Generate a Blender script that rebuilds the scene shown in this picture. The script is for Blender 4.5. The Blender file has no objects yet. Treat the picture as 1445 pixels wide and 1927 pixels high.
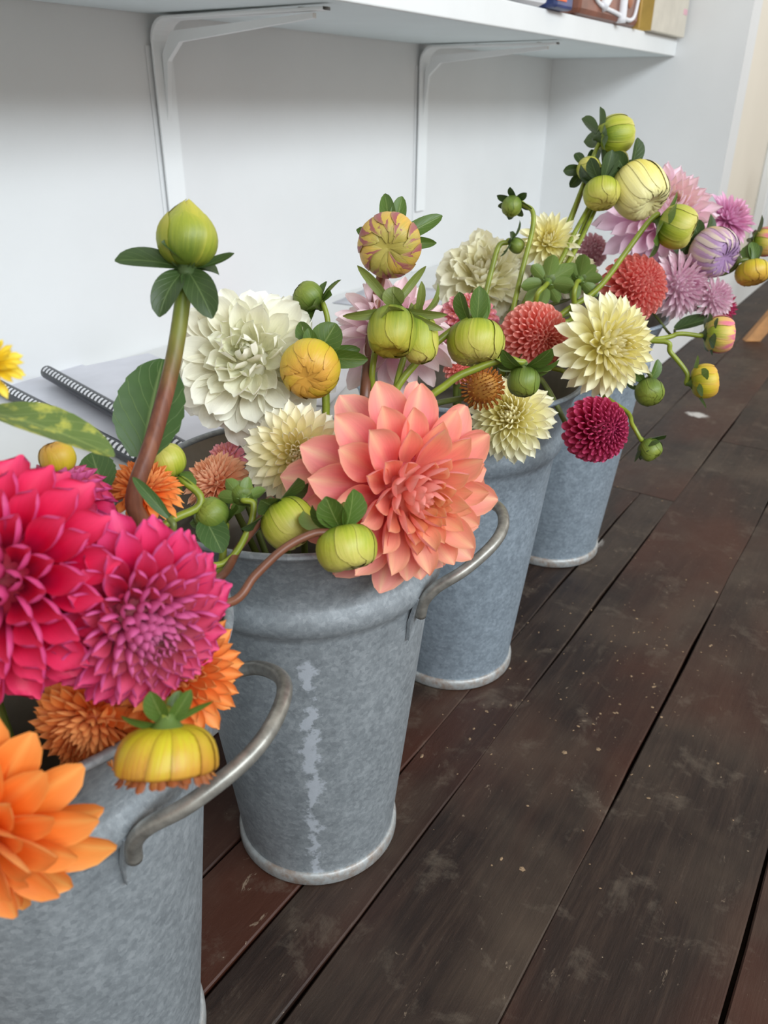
import bpy, math, random
from mathutils import Vector, Matrix
PI = math.pi
random.seed(7)
scene = bpy.context.scene
COL = scene.collection

def lin(h):
    out = []
    for k in (0, 2, 4):
        c = int(h[k:k+2], 16) / 255
        out.append(c / 12.92 if c <= .04045 else ((c + .055) / 1.055) ** 2.4)
    return (*out, 1)

# ---------------------------------------------------------------- camera, world, lights, exposure
FPX = 1500.0
CAM = Vector((0, 0, .62))
ROW = (Vector((0.83523072, 0.54986388, 0.00627361)),
       Vector((0.25626709, -0.37911917, -0.88915456)),
       Vector((-0.48653553, 0.74425693, -0.45756399)))
cd = bpy.data.cameras.new('camera')
cam = bpy.data.objects.new('camera', cd); COL.objects.link(cam)
cam.matrix_world = Matrix.Translation(CAM) @ Matrix((
    (ROW[0][0], -ROW[1][0], -ROW[2][0]), (ROW[0][1], -ROW[1][1], -ROW[2][1]), (ROW[0][2], -ROW[1][2], -ROW[2][2]))).to_4x4()
cd.sensor_fit = 'HORIZONTAL'; cd.sensor_width = 36; cd.lens = FPX / 1445 * 36
cd.clip_start = .02; cd.clip_end = 50
cd.dof.use_dof = True; cd.dof.focus_distance = .60; cd.dof.aperture_fstop = 16.0
scene.camera = cam

w = bpy.data.worlds.new('world'); scene.world = w; w.use_nodes = True
bg = w.node_tree.nodes['Background']
bg.inputs[0].default_value = (1.0, .91, .80, 1); bg.inputs[1].default_value = .56

def area(name, loc, target, sx, sy, power, color):
    l = bpy.data.lights.new(name, 'AREA'); l.shape = 'RECTANGLE'; l.size = sx; l.size_y = sy
    l.energy = power; l.color = color
    o = bpy.data.objects.new(name, l); COL.objects.link(o)
    o.location = loc
    o.rotation_euler = (Vector(target) - Vector(loc)).to_track_quat('-Z', 'Y').to_euler()
    return o
area('window_daylight', (2.3, -.1, 2.16), (-.8, .5, .66), 4.2, .9, 160, (.86, .94, 1.0))
area('far_window_daylight', (1.2, 5.2, 1.6), (-.5, 2.6, .5), 1.4, 1.4, 14, (1.0, .95, .88))

vs = scene.view_settings
vs.view_transform = 'Standard'; vs.look = 'None'; vs.exposure = 0.0; vs.gamma = 1.0; vs.use_curve_mapping = False
scene.cycles.max_bounces = 8

# ---------------------------------------------------------------- helpers
def at(px, py, d):                       # the point d metres along the view axis that the photograph shows at px, py
    return CAM + d * (ROW[0] * ((px - 722.5) / FPX) + ROW[1] * ((py - 963.5) / FPX) + ROW[2])
def plane(px, py, ax, v):
    d = at(px, py, 1) - CAM
    return CAM + d * ((v - CAM[ax]) / d[ax])
def cv(r, u, t):                         # right, up, towards the viewer -> world direction
    return (ROW[0] * r - ROW[1] * u - ROW[2] * t).normalized()

def mesh_obj(name, verts, faces, mat, parent=None, smooth=True, uv=None, uv2=None):
    me = bpy.data.meshes.new(name)
    me.from_pydata([tuple(v) for v in verts], [], faces)
    if smooth: me.polygons.foreach_set('use_smooth', [True] * len(me.polygons))
    for nm, dat in (('UVMap', uv), ('petal_data', uv2)):
        if dat:
            l = me.uv_layers.new(name=nm)
            for lp in me.loops: l.data[lp.index].uv = dat[lp.vertex_index]
    if mat: me.materials.append(mat)
    me.update()
    o = bpy.data.objects.new(name, me); COL.objects.link(o)
    if parent: o.parent = parent
    return o
def empty(name, loc, label, cat, group=None):
    o = bpy.data.objects.new(name, None); o.empty_display_size = .02; COL.objects.link(o); o.location = loc
    return tag(o, label, cat, group)
def tag(o, label, cat, group=None, kind=None):
    o['label'] = label; o['category'] = cat
    if group: o['group'] = group
    if kind: o['kind'] = kind
    return o
class MB:
    def __init__(s): s.v = []; s.f = []
    def box(s, lo, hi, M=None, bev=0):
        b = len(s.v)
        pts = [Vector((x, y, z)) for z in (lo[2], hi[2]) for y in (lo[1], hi[1]) for x in (lo[0], hi[0])]
        s.v += [M @ p if M else p for p in pts]
        s.f += [tuple(b + i for i in q) for q in ((0, 2, 3, 1), (4, 5, 7, 6), (0, 1, 5, 4), (2, 6, 7, 3), (0, 4, 6, 2), (1, 3, 7, 5))]
        return s
    def tube(s, pts, rad, n=10, cap=True):
        pts = [Vector(p) for p in pts]; b = len(s.v); N = len(pts)
        rr = rad if isinstance(rad, (list, tuple)) else [rad] * N
        t = (pts[1] - pts[0]).normalized(); nrm = t.orthogonal().normalized()
        for i, p in enumerate(pts):
            t = (pts[min(i + 1, N - 1)] - pts[max(i - 1, 0)]).normalized()
            nrm = (nrm - t * nrm.dot(t)).normalized(); bn = t.cross(nrm)
            for k in range(n):
                a = 2 * PI * k / n
                s.v.append(p + (nrm * math.cos(a) + bn * math.sin(a)) * rr[i])
        for i in range(N - 1):
            for k in range(n):
                k2 = (k + 1) % n
                s.f.append((b + i * n + k, b + i * n + k2, b + (i + 1) * n + k2, b + (i + 1) * n + k))
        if cap:
            s.f.append(tuple(b + k for k in reversed(range(n)))); s.f.append(tuple(b + (N - 1) * n + k for k in range(n)))
        return s
    def lathe(s, prof, n=96, c=(0, 0, 0)):
        b = len(s.v)
        for r, z in prof:
            for k in range(n):
                a = 2 * PI * k / n; s.v.append(Vector((c[0] + r * math.cos(a), c[1] + r * math.sin(a), c[2] + z)))
        for i in range(len(prof) - 1):
            for k in range(n):
                k2 = (k + 1) % n
                s.f.append((b + i * n + k, b + i * n + k2, b + (i + 1) * n + k2, b + (i + 1) * n + k))
        return s
    def build(s, name, mat, parent=None, smooth=False, bev=0):
        o = mesh_obj(name, s.v, s.f, mat, parent, smooth)
        if bev:
            m = o.modifiers.new('bevel', 'BEVEL'); m.width = bev; m.segments = 2; m.limit_method = 'ANGLE'
        return o
def spline(pts, n=8):                    # Catmull-Rom through the points
    P = [Vector(p) for p in pts]; P = [2 * P[0] - P[1]] + P + [2 * P[-1] - P[-2]]; out = []
    for i in range(1, len(P) - 2):
        for k in range(n):
            t = k / n; a, b, c, d = P[i-1:i+3]
            out.append(.5 * ((2 * b) + (c - a) * t + (2 * a - 5 * b + 4 * c - d) * t * t + (3 * b - a - 3 * c + d) * t ** 3))
    return out + [P[-2]]

# ---------------------------------------------------------------- materials
class NT:
    def __init__(s, name):
        s.m = bpy.data.materials.new(name); s.m.use_nodes = True; s.t = s.m.node_tree; s.t.nodes.clear()
        s.out = s.n('ShaderNodeOutputMaterial')
    def n(s, ty, **kw):
        nd = s.t.nodes.new(ty)
        for k, v in kw.items():
            if k.startswith('i_'): nd.inputs[k[2:].replace('_', ' ')].default_value = v
            else: setattr(nd, k, v)
        return nd
    def l(s, a, b): s.t.links.new(a, b)
    def math(s, op, a, b=None, clamp=False):
        nd = s.n('ShaderNodeMath', operation=op, use_clamp=clamp)
        for i, x in enumerate((a, b)):
            if x is None: continue
            if isinstance(x, (int, float)): nd.inputs[i].default_value = x
            else: s.l(x, nd.inputs[i])
        return nd.outputs[0]
    def mix(s, f, a, b, mode='MIX'):
        nd = s.n('ShaderNodeMix', data_type='RGBA', blend_type=mode)
        for i, x in ((0, f), (6, a), (7, b)):
            if isinstance(x, (int, float)): nd.inputs[i].default_value = x
            elif isinstance(x, tuple): nd.inputs[i].default_value = x
            else: s.l(x, nd.inputs[i])
        return nd.outputs[2]
    def ramp(s, f, stops):
        nd = s.n('ShaderNodeValToRGB'); e = nd.color_ramp.elements
        while len(e) < len(stops): e.new(.5)
        for el, (p, c) in zip(e, stops):
            el.position = p; el.color = c if isinstance(c, tuple) else (c, c, c, 1)
        s.l(f, nd.inputs[0]); return nd.outputs[0]
    def noise(s, vec, scale, detail=4, rough=.55, dist=0, mapscale=None):
        if mapscale:
            mp = s.n('ShaderNodeMapping'); mp.inputs['Scale'].default_value = mapscale; s.l(vec, mp.inputs[0]); vec = mp.outputs[0]
        nd = s.n('ShaderNodeTexNoise'); nd.inputs['Scale'].default_value = scale; nd.inputs['Detail'].default_value = detail
        nd.inputs['Roughness'].default_value = rough; nd.inputs['Distortion'].default_value = dist
        s.l(vec, nd.inputs['Vector']); return nd.outputs[0]
    def coord(s, which='Object'): return s.n('ShaderNodeTexCoord').outputs[which]
    def uv(s, name): return s.n('ShaderNodeUVMap', uv_map=name).outputs[0]
    def sep(s, v):
        nd = s.n('ShaderNodeSeparateXYZ'); s.l(v, nd.inputs[0]); return nd.outputs
    def bump(s, h, strength, dist=.001):
        nd = s.n('ShaderNodeBump'); nd.inputs['Strength'].default_value = strength; nd.inputs['Distance'].default_value = dist
        s.l(h, nd.inputs['Height']); return nd.outputs[0]
    def bsdf(s, color, rough=.5, metal=0, normal=None, spec=.5, coat=0, sss=0):
        b = s.n('ShaderNodeBsdfPrincipled')
        for nm, x in (('Base Color', color), ('Roughness', rough), ('Metallic', metal), ('Specular IOR Level', spec), ('Coat Weight', coat)):
            if isinstance(x, (int, float, tuple)): b.inputs[nm].default_value = x
            else: s.l(x, b.inputs[nm])
        if normal: s.l(normal, b.inputs['Normal'])
        return b
    def done(s, sh): s.l(sh, s.out.inputs[0]); return s.m

def plain(name, hexc, rough=.5, metal=0, var=.06, scale=30, bump=.1, spec=.5):
    t = NT(name); c = lin(hexc); nz = t.noise(t.coord(), scale, 5)
    dark = tuple(x * (1 - 2 * var) for x in c[:3]) + (1,); lite = tuple(min(1, x * (1 + 2 * var)) for x in c[:3]) + (1,)
    return t.done(t.bsdf(t.ramp(nz, [(.3, dark), (.7, lite)]), rough, metal, t.bump(nz, bump), spec).outputs[0])

def petal_mat(name, base, mid, tip, centre, rev, streak=None, sfac=.0, trans=.28):
    t = NT(name)
    u, v, _ = t.sep(t.uv('UVMap')); c, rnd, _ = t.sep(t.uv('petal_data'))
    col = t.ramp(v, [(.0, lin(base)), (.45, lin(mid)), (.95, lin(tip))])
    comb = t.n('ShaderNodeCombineXYZ'); t.l(t.math('MULTIPLY', u, 1.0), comb.inputs[0]); t.l(v, comb.inputs[1]); t.l(rnd, comb.inputs[2])
    veins = t.noise(comb.outputs[0], 9, 4, .6, .2, (3.2, .28, 9))
    blot = t.noise(comb.outputs[0], 3, 3, .5, 0, (1, 1, 14))
    if streak:
        d = t.math('ABSOLUTE', t.math('SUBTRACT', u, .5))
        edge = t.math('MULTIPLY', t.math('POWER', t.math('MULTIPLY', d, 2.0), 6.0), .8)
        midl = t.math('SUBTRACT', 1.0, t.math('MULTIPLY', d, 7.0), True)
        f = t.math('MULTIPLY', t.math('MULTIPLY', t.math('MAXIMUM', edge, midl), v), sfac, True)
        col = t.mix(f, col, lin(streak))
    col = t.mix(c, col, lin(centre))
    back = t.n('ShaderNodeNewGeometry').outputs['Backfacing']
    col = t.mix(t.math('MULTIPLY', back, .75), col, lin(rev))
    br = t.math('ADD', .84, t.math('ADD', t.math('MULTIPLY', veins, .22), t.math('MULTIPLY', blot, .14)))
    g = t.n('ShaderNodeCombineColor')
    for i in range(3): t.l(br, g.inputs[i])
    col = t.mix(1.0, col, g.outputs[0], 'MULTIPLY')
    b = t.bsdf(col, .5, 0, t.bump(veins, .22, .0006), .35)
    tr = t.n('ShaderNodeBsdfTranslucent'); t.l(col, tr.inputs[0])
    ms = t.n('ShaderNodeMixShader'); ms.inputs[0].default_value = trans
    t.l(b.outputs[0], ms.inputs[1]); t.l(tr.outputs[0], ms.inputs[2])
    return t.done(ms.outputs[0])

def bud_mat(name, base, mid, tip, mark=None):
    t = NT(name); u, v, _ = t.sep(t.uv('UVMap'))
    o = t.coord(); nz = t.noise(o, 90, 4, .6)
    cb = t.n('ShaderNodeCombineXYZ'); t.l(u, cb.inputs[0]); t.l(v, cb.inputs[1])
    st = t.noise(cb.outputs[0], 7, 4, .6, 0, (1.6, .22, 1))
    wn = t.n('ShaderNodeTexWhiteNoise', noise_dimensions='1D'); t.l(t.math('FLOOR', u), wn.inputs['W'])
    tone = t.math('MULTIPLY', t.math('SUBTRACT', wn.outputs['Value'], .5), .30)
    vv = t.math('ADD', t.math('ADD', v, tone), t.math('ADD', t.math('MULTIPLY', t.math('SUBTRACT', nz, .5), .25), t.math('MULTIPLY', t.math('SUBTRACT', st, .5), .6)))
    col = t.ramp(vv, [(.10, lin(base)), (.48, lin(mid)), (.9, lin(tip))])
    saw = t.math('FRACT', u)
    if mark:
        f = t.math('MULTIPLY', t.math('GREATER_THAN', saw, .70), t.math('MULTIPLY', t.ramp(vv, [(.35, 0.), (.55, 1.), (.82, .9), (.95, 0.)]), .85))
        col = t.mix(f, col, lin(mark))
    d = t.math('MULTIPLY', t.math('ABSOLUTE', t.math('SUBTRACT', saw, .5)), 2.0)
    col = t.mix(t.math('MULTIPLY', t.math('POWER', d, 5.0), .45), col, lin(tip))
    b = t.bsdf(col, .45, 0, t.bump(t.math('ADD', nz, st), .3, .001), .4)
    return t.done(b.outputs[0])

def leaf_mat(name, front, back_, vein, spot=None):
    t = NT(name); u, v, _ = t.sep(t.uv('UVMap'))
    d = t.math('ABSOLUTE', t.math('SUBTRACT', u, .5))
    midl = t.math('SUBTRACT', 1.0, t.math('MULTIPLY', d, 26.0), True)
    ph = t.math('FRACT', t.math('MULTIPLY', t.math('SUBTRACT', v, t.math('MULTIPLY', d, .9)), 5.5))
    sv = t.math('SUBTRACT', 1.0, t.math('MULTIPLY', t.math('ABSOLUTE', t.math('SUBTRACT', ph, .5)), 14.0), True)
    nz = t.noise(t.coord(), 60, 4, .6)
    col = t.ramp(nz, [(.3, tuple(x * .75 for x in lin(front)[:3]) + (1,)), (.7, lin(front))])
    back = t.n('ShaderNodeNewGeometry').outputs['Backfacing']
    col = t.mix(t.math('MULTIPLY', back, .8), col, lin(back_))
    if spot:
        sp = t.noise(t.coord(), 130, 3, .6)
        col = t.mix(t.ramp(t.math('MULTIPLY', t.math('ADD', sp, t.math('MULTIPLY', nz, .5)), 1.0), [(.74, 0.), (.9, .85)]), col, lin(spot))
    col = t.mix(t.math('MULTIPLY', t.math('MAXIMUM', midl, t.math('MULTIPLY', sv, .55)), .55), col, lin(vein))
    b = t.bsdf(col, .42, 0, t.bump(t.math('MAXIMUM', midl, sv), .25, .0006), .45)
    tr = t.n('ShaderNodeBsdfTranslucent'); t.l(col, tr.inputs[0])
    ms = t.n('ShaderNodeMixShader'); ms.inputs[0].default_value = .2
    t.l(b.outputs[0], ms.inputs[1]); t.l(tr.outputs[0], ms.inputs[2])
    return t.done(ms.outputs[0])

def zinc_mat(name, stain=None, tone=.93, rust=0., blue=1.0):
    t = NT(name); o = t.coord()
    vor = t.n('ShaderNodeTexVoronoi'); vor.inputs['Scale'].default_value = 300; t.l(o, vor.inputs['Vector'])
    sp = t.sep(vor.outputs['Color'])[0]
    n1 = t.noise(o, 75, 7, .78, .25); n2 = t.noise(o, 330, 4, .75, .5, (1, 1, .6)); n3 = t.noise(o, 11, 4, .6, .4)
    f = t.math('ADD', t.math('MULTIPLY', n1, .5), t.math('ADD', t.math('MULTIPLY', sp, .14), t.math('ADD', t.math('MULTIPLY', n2, .3), t.math('MULTIPLY', n3, .2))))
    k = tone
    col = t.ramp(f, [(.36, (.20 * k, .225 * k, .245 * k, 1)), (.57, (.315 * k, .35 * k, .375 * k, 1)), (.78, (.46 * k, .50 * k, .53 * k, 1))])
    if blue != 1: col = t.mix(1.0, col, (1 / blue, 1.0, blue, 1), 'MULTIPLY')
    rough = t.math('ADD', .34, t.math('MULTIPLY', n1, .3))
    if stain is not None:
        x, y, z = t.sep(o)
        az = t.math('ARCTAN2', y, x)
        wob = t.noise(o, 16, 3, .6, 0, (.05, .05, 1)); wv = t.math('MULTIPLY', t.math('SUBTRACT', wob, .5), .5)
        d = t.math('ABSOLUTE', t.math('SUBTRACT', t.math('SUBTRACT', az, stain), wv))
        br = t.noise(o, 55, 4, .7)
        m = t.math('SUBTRACT', 1.0, t.math('DIVIDE', d, t.math('ADD', .0, t.math('MULTIPLY', t.math('POWER', br, 4.0), 1.25))), True)
        m = t.math('MULTIPLY', m, t.ramp(t.noise(o, 38, 4, .7), [(.42, .15), (.52, 1.)]))
        m = t.math('MULTIPLY', m, t.ramp(z, [(.02, .8), (.12, .75), (.2, 1.), (.262, .9), (.275, 0.)]))
        col = t.mix(t.ramp(m, [(.1, 0.), (.5, .75)]), col, (.62, .67, .74, 1))
    if rust:
        rn = t.noise(o, 40, 5, .7)
        col = t.mix(t.ramp(rn, [(.50, 0.), (.66, rust)]), col, (.21, .10, .05, 1))
        col = t.mix(.45, col, (.40, .38, .34, 1))
    b = t.bsdf(col, rough, .35, t.bump(t.math('ADD', n2, t.math('MULTIPLY', n1, .6)), .10, .0010), .5)
    return t.done(b.outputs[0])

def wall_mat(name, hexc, sc=5.0):
    t = NT(name); o = t.coord(); a = t.noise(o, sc, 4, .5); b_ = t.noise(o, 140, 3, .6)
    c = lin(hexc)
    col = t.ramp(a, [(.3, tuple(x * .95 for x in c[:3]) + (1,)), (.7, c)])
    return t.done(t.bsdf(col, .6, 0, t.bump(t.math('ADD', t.math('MULTIPLY', a, 3.), t.math('MULTIPLY', b_, .3)), .12, .004), .3).outputs[0])

def floor_mat():
    t = NT('dark_worn_boards'); o = t.coord()
    rnd = t.n('ShaderNodeAttribute', attribute_name='plank').outputs['Fac']
    x, y, z = t.sep(o)
    cb = t.n('ShaderNodeCombineXYZ'); t.l(x, cb.inputs[0]); t.l(y, cb.inputs[1]); t.l(t.math('MULTIPLY', rnd, 7.0), cb.inputs[2]); v = cb.outputs[0]
    grain = t.noise(v, 11, 6, .6, .5, (9, .55, 1)); fine = t.noise(v, 90, 4, .7, .2, (5, .35, 1))
    big = t.noise(v, 4.2, 4, .6); red = t.noise(v, 3.1, 3, .5, .3, (1.6, .7, 1)); dust = t.noise(o, 19, 7, .72, .4); sc = t.noise(o, 46, 5, .75, 1.4, (1, .45, 1)); speck = t.noise(o, 210, 3, .5)
    col = t.ramp(t.math('ADD', t.math('MULTIPLY', grain, .6), t.math('MULTIPLY', fine, .4)), [(.3, (.010, .0052, .0038, 1)), (.5, (.021, .0115, .0082, 1)), (.72, (.048, .029, .020, 1))])
    col = t.mix(t.ramp(red, [(.47, 0.), (.68, .8)]), col, (.060, .017, .008, 1))
    col = t.mix(t.ramp(big, [(.48, 0.), (.76, .7)]), col, (.088, .062, .043, 1))
    col = t.mix(t.ramp(dust, [(.55, 0.), (.72, .42)]), col, (.17, .135, .10, 1))
    col = t.mix(t.ramp(sc, [(.655, 0.), (.70, .65)]), col, (.27, .20, .14, 1))
    col = t.mix(t.ramp(speck, [(.735, 0.), (.765, .7)]), col, (.36, .28, .20, 1))
    # chalky scuff marks with a place of their own
    for (sx, sy, rx, ry, amt) in ((-.3374, 1.80, .040, .026, .95), (-.345, 1.10, .05, .06, .55)):
        dx = t.math('DIVIDE', t.math('SUBTRACT', x, sx), rx); dy = t.math('DIVIDE', t.math('SUBTRACT', y, sy), ry)
        r2 = t.math('ADD', t.math('MULTIPLY', dx, dx), t.math('MULTIPLY', dy, dy))
        m = t.math('SUBTRACT', 1.0, r2, True); m = t.math('MULTIPLY', t.ramp(t.math('MULTIPLY', m, t.math('MULTIPLY', sc, 2.0)), [(.5, 0.), (.8, 1.)]), amt)
        col = t.mix(m, col, (.55, .53, .50, 1))
    rough = t.math('ADD', .34, t.math('ADD', t.math('MULTIPLY', dust, .26), t.math('MULTIPLY', sc, .12)))
    h = t.math('ADD', t.math('MULTIPLY', grain, .7), t.math('ADD', t.math('MULTIPLY', fine, .5), t.math('MULTIPLY', sc, .8)))
    return t.done(t.bsdf(col, rough, 0, t.bump(h, .3, .002), .36).outputs[0])

M = {}
M['wall'] = wall_mat('white_wall_paint', 'DCDDDD')
M['wall_cream'] = wall_mat('cream_wall_paint', 'E2DACB')
M['gloss'] = wall_mat('white_gloss_paint', 'E6E8E8', 9)
M['bench'] = wall_mat('white_bench_paint', 'E4E4E3', 7)
M['floor'] = floor_mat()
M['gap'] = plain('dusty_gap', '3A2C22', .9, 0, .25, 60)
M['zinc'] = zinc_mat('galvanised_zinc')
M['zinc_stain'] = zinc_mat('galvanised_zinc_stained', -.93)
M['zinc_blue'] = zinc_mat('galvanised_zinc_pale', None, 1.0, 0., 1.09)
M['zinc_base'] = zinc_mat('galvanised_base_rusty', None, 1.25, .9)
M['handle'] = plain('dull_grey_steel', '918F88', .38, .55, .18, 120, .15)
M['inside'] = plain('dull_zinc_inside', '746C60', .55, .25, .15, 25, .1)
M['paper'] = plain('white_paper', 'E6E6EA', .6, 0, .03, 12, .05)
M['paper_grey'] = plain('grey_card', 'D4D4DC', .5, 0, .05, 12, .05)
M['paper_pink'] = plain('pink_print', 'D9A9B4', .6, 0, .06, 20, .05)
M['black'] = plain('black_plastic', '24272E', .35, 0, .1, 60, .02)
M['tan_wood'] = plain('tan_wood', 'B98550', .45, 0, .12, 24, .1)
M['stem'] = plain('green_stem', '7E8A28', .42, 0, .14, 60, .1)
M['stem_dark'] = plain('dark_green_stem', '59652B', .45, 0, .14, 60, .1)
def red_stem_mat():
    t = NT('green_to_brown_stem'); o = t.coord(); nz = t.noise(o, 35, 4); st = t.noise(o, 160, 3, .6, 0, (1, 1, .08))
    r = t.math('ADD', t.sep(o)[2], t.math('MULTIPLY', nz, .02))
    low = t.ramp(st, [(.35, lin('5E3426')), (.65, lin('80503A'))])
    up = t.n('ShaderNodeMapRange'); up.inputs['From Min'].default_value = -.062; up.inputs['From Max'].default_value = -.018; t.l(r, up.inputs['Value'])
    return t.done(t.bsdf(t.mix(up.outputs[0], low, lin('6F7F2C')), .45, 0, t.bump(st, .2), .4).outputs[0])
M['stem_tall'] = red_stem_mat()
M['stem_red'] = plain('brown_stem', '6E4430', .42, 0, .2, 35, .1)
M['sepal'] = leaf_mat('bract_green', '53702B', '728A45', '8FA05C')
M['sepal_dark'] = leaf_mat('bract_dark_green', '3C5229', '52683A', '6F8450')
M['sepal_olive'] = leaf_mat('bract_olive', '7C8A42', '88954F', 'A5AD6C')
M['leaf'] = leaf_mat('leaf_green', '456530', '5E7A48', '8AA065')
M['leaf_spot'] = leaf_mat('leaf_mottled', '6A8042', '7D9050', '98A85E', 'B5B552')

# ---------------------------------------------------------------- the room
S = .62
XW, XF, YE = -1.035, -.517, 2.446       # back wall, plane of the bench front and of the return wall, end wall
def struct(name, mb, mat, bev=0):
    o = mb.build(name, mat, None, False, bev); o['kind'] = 'structure'; return o
# floor of individual planks, one mesh
def make_floor():
    v, f, pl = [], [], []; g = .0009
    edges = [-.68, -.5395, -.400, -.2605, -.1225, .019, .158, .297, .436, .575, .714, .853, .992, 1.13]
    rnd = random.Random(3)
    def plank(x0, x1, y0, y1):
        b = len(v); ny = max(2, int((y1 - y0) / .12)); r = rnd.random()
        ph = [rnd.uniform(0, 6) for _ in range(4)]
        for j in range(ny + 1):
            y = y0 + g + (y1 - y0 - 2 * g) * j / ny
            wl = .0014 * math.sin(y * 9 + ph[0]) + .0008 * math.sin(y * 31 + ph[1]); wr = .0014 * math.sin(y * 8 + ph[2]) + .0008 * math.sin(y * 27 + ph[3])
            for x, z in ((x0 + g + wl, -.03), (x0 + g + wl, -.0014), (x0 + g + .0014 + wl, 0), (x1 - g - .0014 + wr, 0), (x1 - g + wr, -.0014), (x1 - g + wr, -.03)):
                v.append((x, y, z))
        for j in range(ny):
            for i in range(5):
                f.append((b + j * 6 + i, b + j * 6 + i + 1, b + (j + 1) * 6 + i + 1, b + (j + 1) * 6 + i)); pl.append(r)
        for q in (tuple(b + i for i in range(6)), tuple(b + ny * 6 + i for i in reversed(range(6)))):
            f.append(q); pl.append(r)
    for k in range(len(edges) - 1):
        x0, x1 = edges[k], edges[k + 1]
        cuts = [-1.2, 6.5]
        if k == 2: cuts = [-1.2, 1.667, 6.5]
        elif k == 1:
            plank(x0, x1, -1.2, 6.5); continue
        elif k > 2: cuts = [-1.2, rnd.uniform(2.0, 5.5) if k > 3 else 1.327 + .0, 6.5]
        if k == 2:                       # a narrow board beside it up to the cross joint
            plank(x0, -.3215, -1.2, 1.327); plank(-.3215, x1, -1.2, 1.327); plank(x0, x1, 1.327, 6.5); continue
        if k == 3: cuts = [-1.2, 1.667, 6.5]
        for a, b in zip(cuts, cuts[1:]): plank(x0, x1, a, b)
    b = len(v); v.extend([(-.7, -1.2, -.028), (1.13, -1.2, -.028), (1.13, 6.5, -.028), (-.7, 6.5, -.028)]); f.append((b, b + 1, b + 2, b + 3)); pl.append(.5)
    # f is wound for an upward normal
    o = mesh_obj('floor', v, f, M['floor'], None, False)
    a = o.data.attributes.new('plank', 'FLOAT', 'FACE'); a.data.foreach_set('value', pl)
    o.data.materials.append(M['gap']); o.data.polygons[len(f) - 1].material_index = 1
    o['kind'] = 'structure'
make_floor()
struct('wall_back', MB().box((XW - .1, -1.2, -.03), (XW, YE + .1, 2.2)), M['wall'])
struct('wall_end', MB().box((XW, YE, -.03), (XF, YE + .1, 2.2)), M['wall'])
struct('wall_return', MB().box((XF - .1, YE + .1, -.03), (XF, 6.5, 2.2)), M['wall_cream'])
struct('baseboard_return', MB().box((XF, YE + .11, 0), (XF + .014, 6.5, .16)), M['gloss'], .003)
struct('trim_1', MB().box((XF, 3.02, .16), (XF + .03, 3.14, 2.2)).box((XF, 3.05, .16), (XF + .042, 3.08, 2.2)), M['gloss'], .004)

# low bench along the wall
bench = empty('low_bench', (-.776, .7, 0), 'white painted low bench built along the wall behind the buckets', 'bench')
def rel(mb, root):
    mb.v = [p - root.location for p in mb.v]; return mb
rel(MB().box((XW + .001, -1.2, .23), (XF + .004, YE - .001, .252)), bench).build('bench_top', M['bench'], bench, False, .002)
rel(MB().box((XF - .02, -1.2, .001), (XF, YE - .001, .23)), bench).build('front_panel', M['bench'], bench, False, .002)

# wall shelf and its brackets
ZS, XS = .7316, -.69
sh = empty('wall_shelf', (-.86, .7, ZS), 'thick white painted wooden shelf above the flower buckets', 'shelf')
rel(MB().box((XW + .001, -1.2, ZS), (XS - .006, YE - .001, ZS + .037)), sh).build('shelf_board', wall_mat('shelf_underside_paint', 'D3DCDD', 9), sh, False, .002)
rel(MB().box((XS - .006, -1.2, ZS), (XS, YE - .001, ZS + .040)), sh).build('front_edging', M['gloss'], sh, False, .002)
for i, (y0, y1) in enumerate(((.934, .985), (1.695, 1.746))):
    yc = (y0 + y1) / 2
    br = empty('shelf_bracket', (XW, yc, ZS - .02), ('white painted metal shelf bracket nearer the camera, above the tall green bud',
               'white painted metal shelf bracket nearer the end wall of the alcove')[i], 'bracket', None)
    def R(mb): return rel(mb, br)
    R(MB().box((XW + .0005, y0, .2525), (XW + .0016, y1 + .004, ZS - .04))).build('wall_rail', M['wall'], br, False, .0007)
    up = MB()
    arc = [(XW + .006 + .03 * (1 - math.cos(a)), ZS - .034 + .03 * math.sin(a)) for a in [k * PI / 16 for k in range(9)]]
    prof = [(XW + .0045, ZS - .34)] + arc + [(-.72, ZS - .004)]
    for k, (x, z) in enumerate(prof):
        wd = .019 if k < 10 else .008
        up.v += [Vector((x, yc - wd, z)), Vector((x, yc + wd, z)), Vector((x + (.004 if k < 9 else 0), yc + wd, z - (.004 if k > 1 else 0))), Vector((x + (.004 if k < 9 else 0), yc - wd, z - (.004 if k > 1 else 0)))]
    for k in range(len(prof) - 1):
        for q in range(4): up.f.append((k * 4 + q, k * 4 + (q + 1) % 4, k * 4 + 4 + (q + 1) % 4, k * 4 + 4 + q))
    R(up).build('bracket_arm', M['gloss'], br, False, .001)
    gs = MB(); pr = [(XW + .008, ZS - .15), (XW + .012, ZS - .05), (XW + .035, ZS - .022), (-.74, ZS - .010), (-.74, ZS - .016), (XW + .05, ZS - .036), (XW + .022, ZS - .06)]
    n = len(pr)
    for sgn in (-.004, .004): gs.v += [Vector((x, yc + sgn, z)) for x, z in pr]
    gs.f += [tuple(range(n)), tuple(reversed(range(n, 2 * n)))] + [(k, (k + 1) % n, n + (k + 1) % n, n + k) for k in range(n)]
    R(gs).build('stiffening_rib', M['gloss'], br, False)
    for x in (-.90, -.76):
        R(MB().lathe([(0, ZS - .0075), (.0045, ZS - .007), (.0055, ZS - .005), (.0055, ZS - .003)], 12, (x, yc, 0))).build('screw', M['handle'], br, True)

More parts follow.
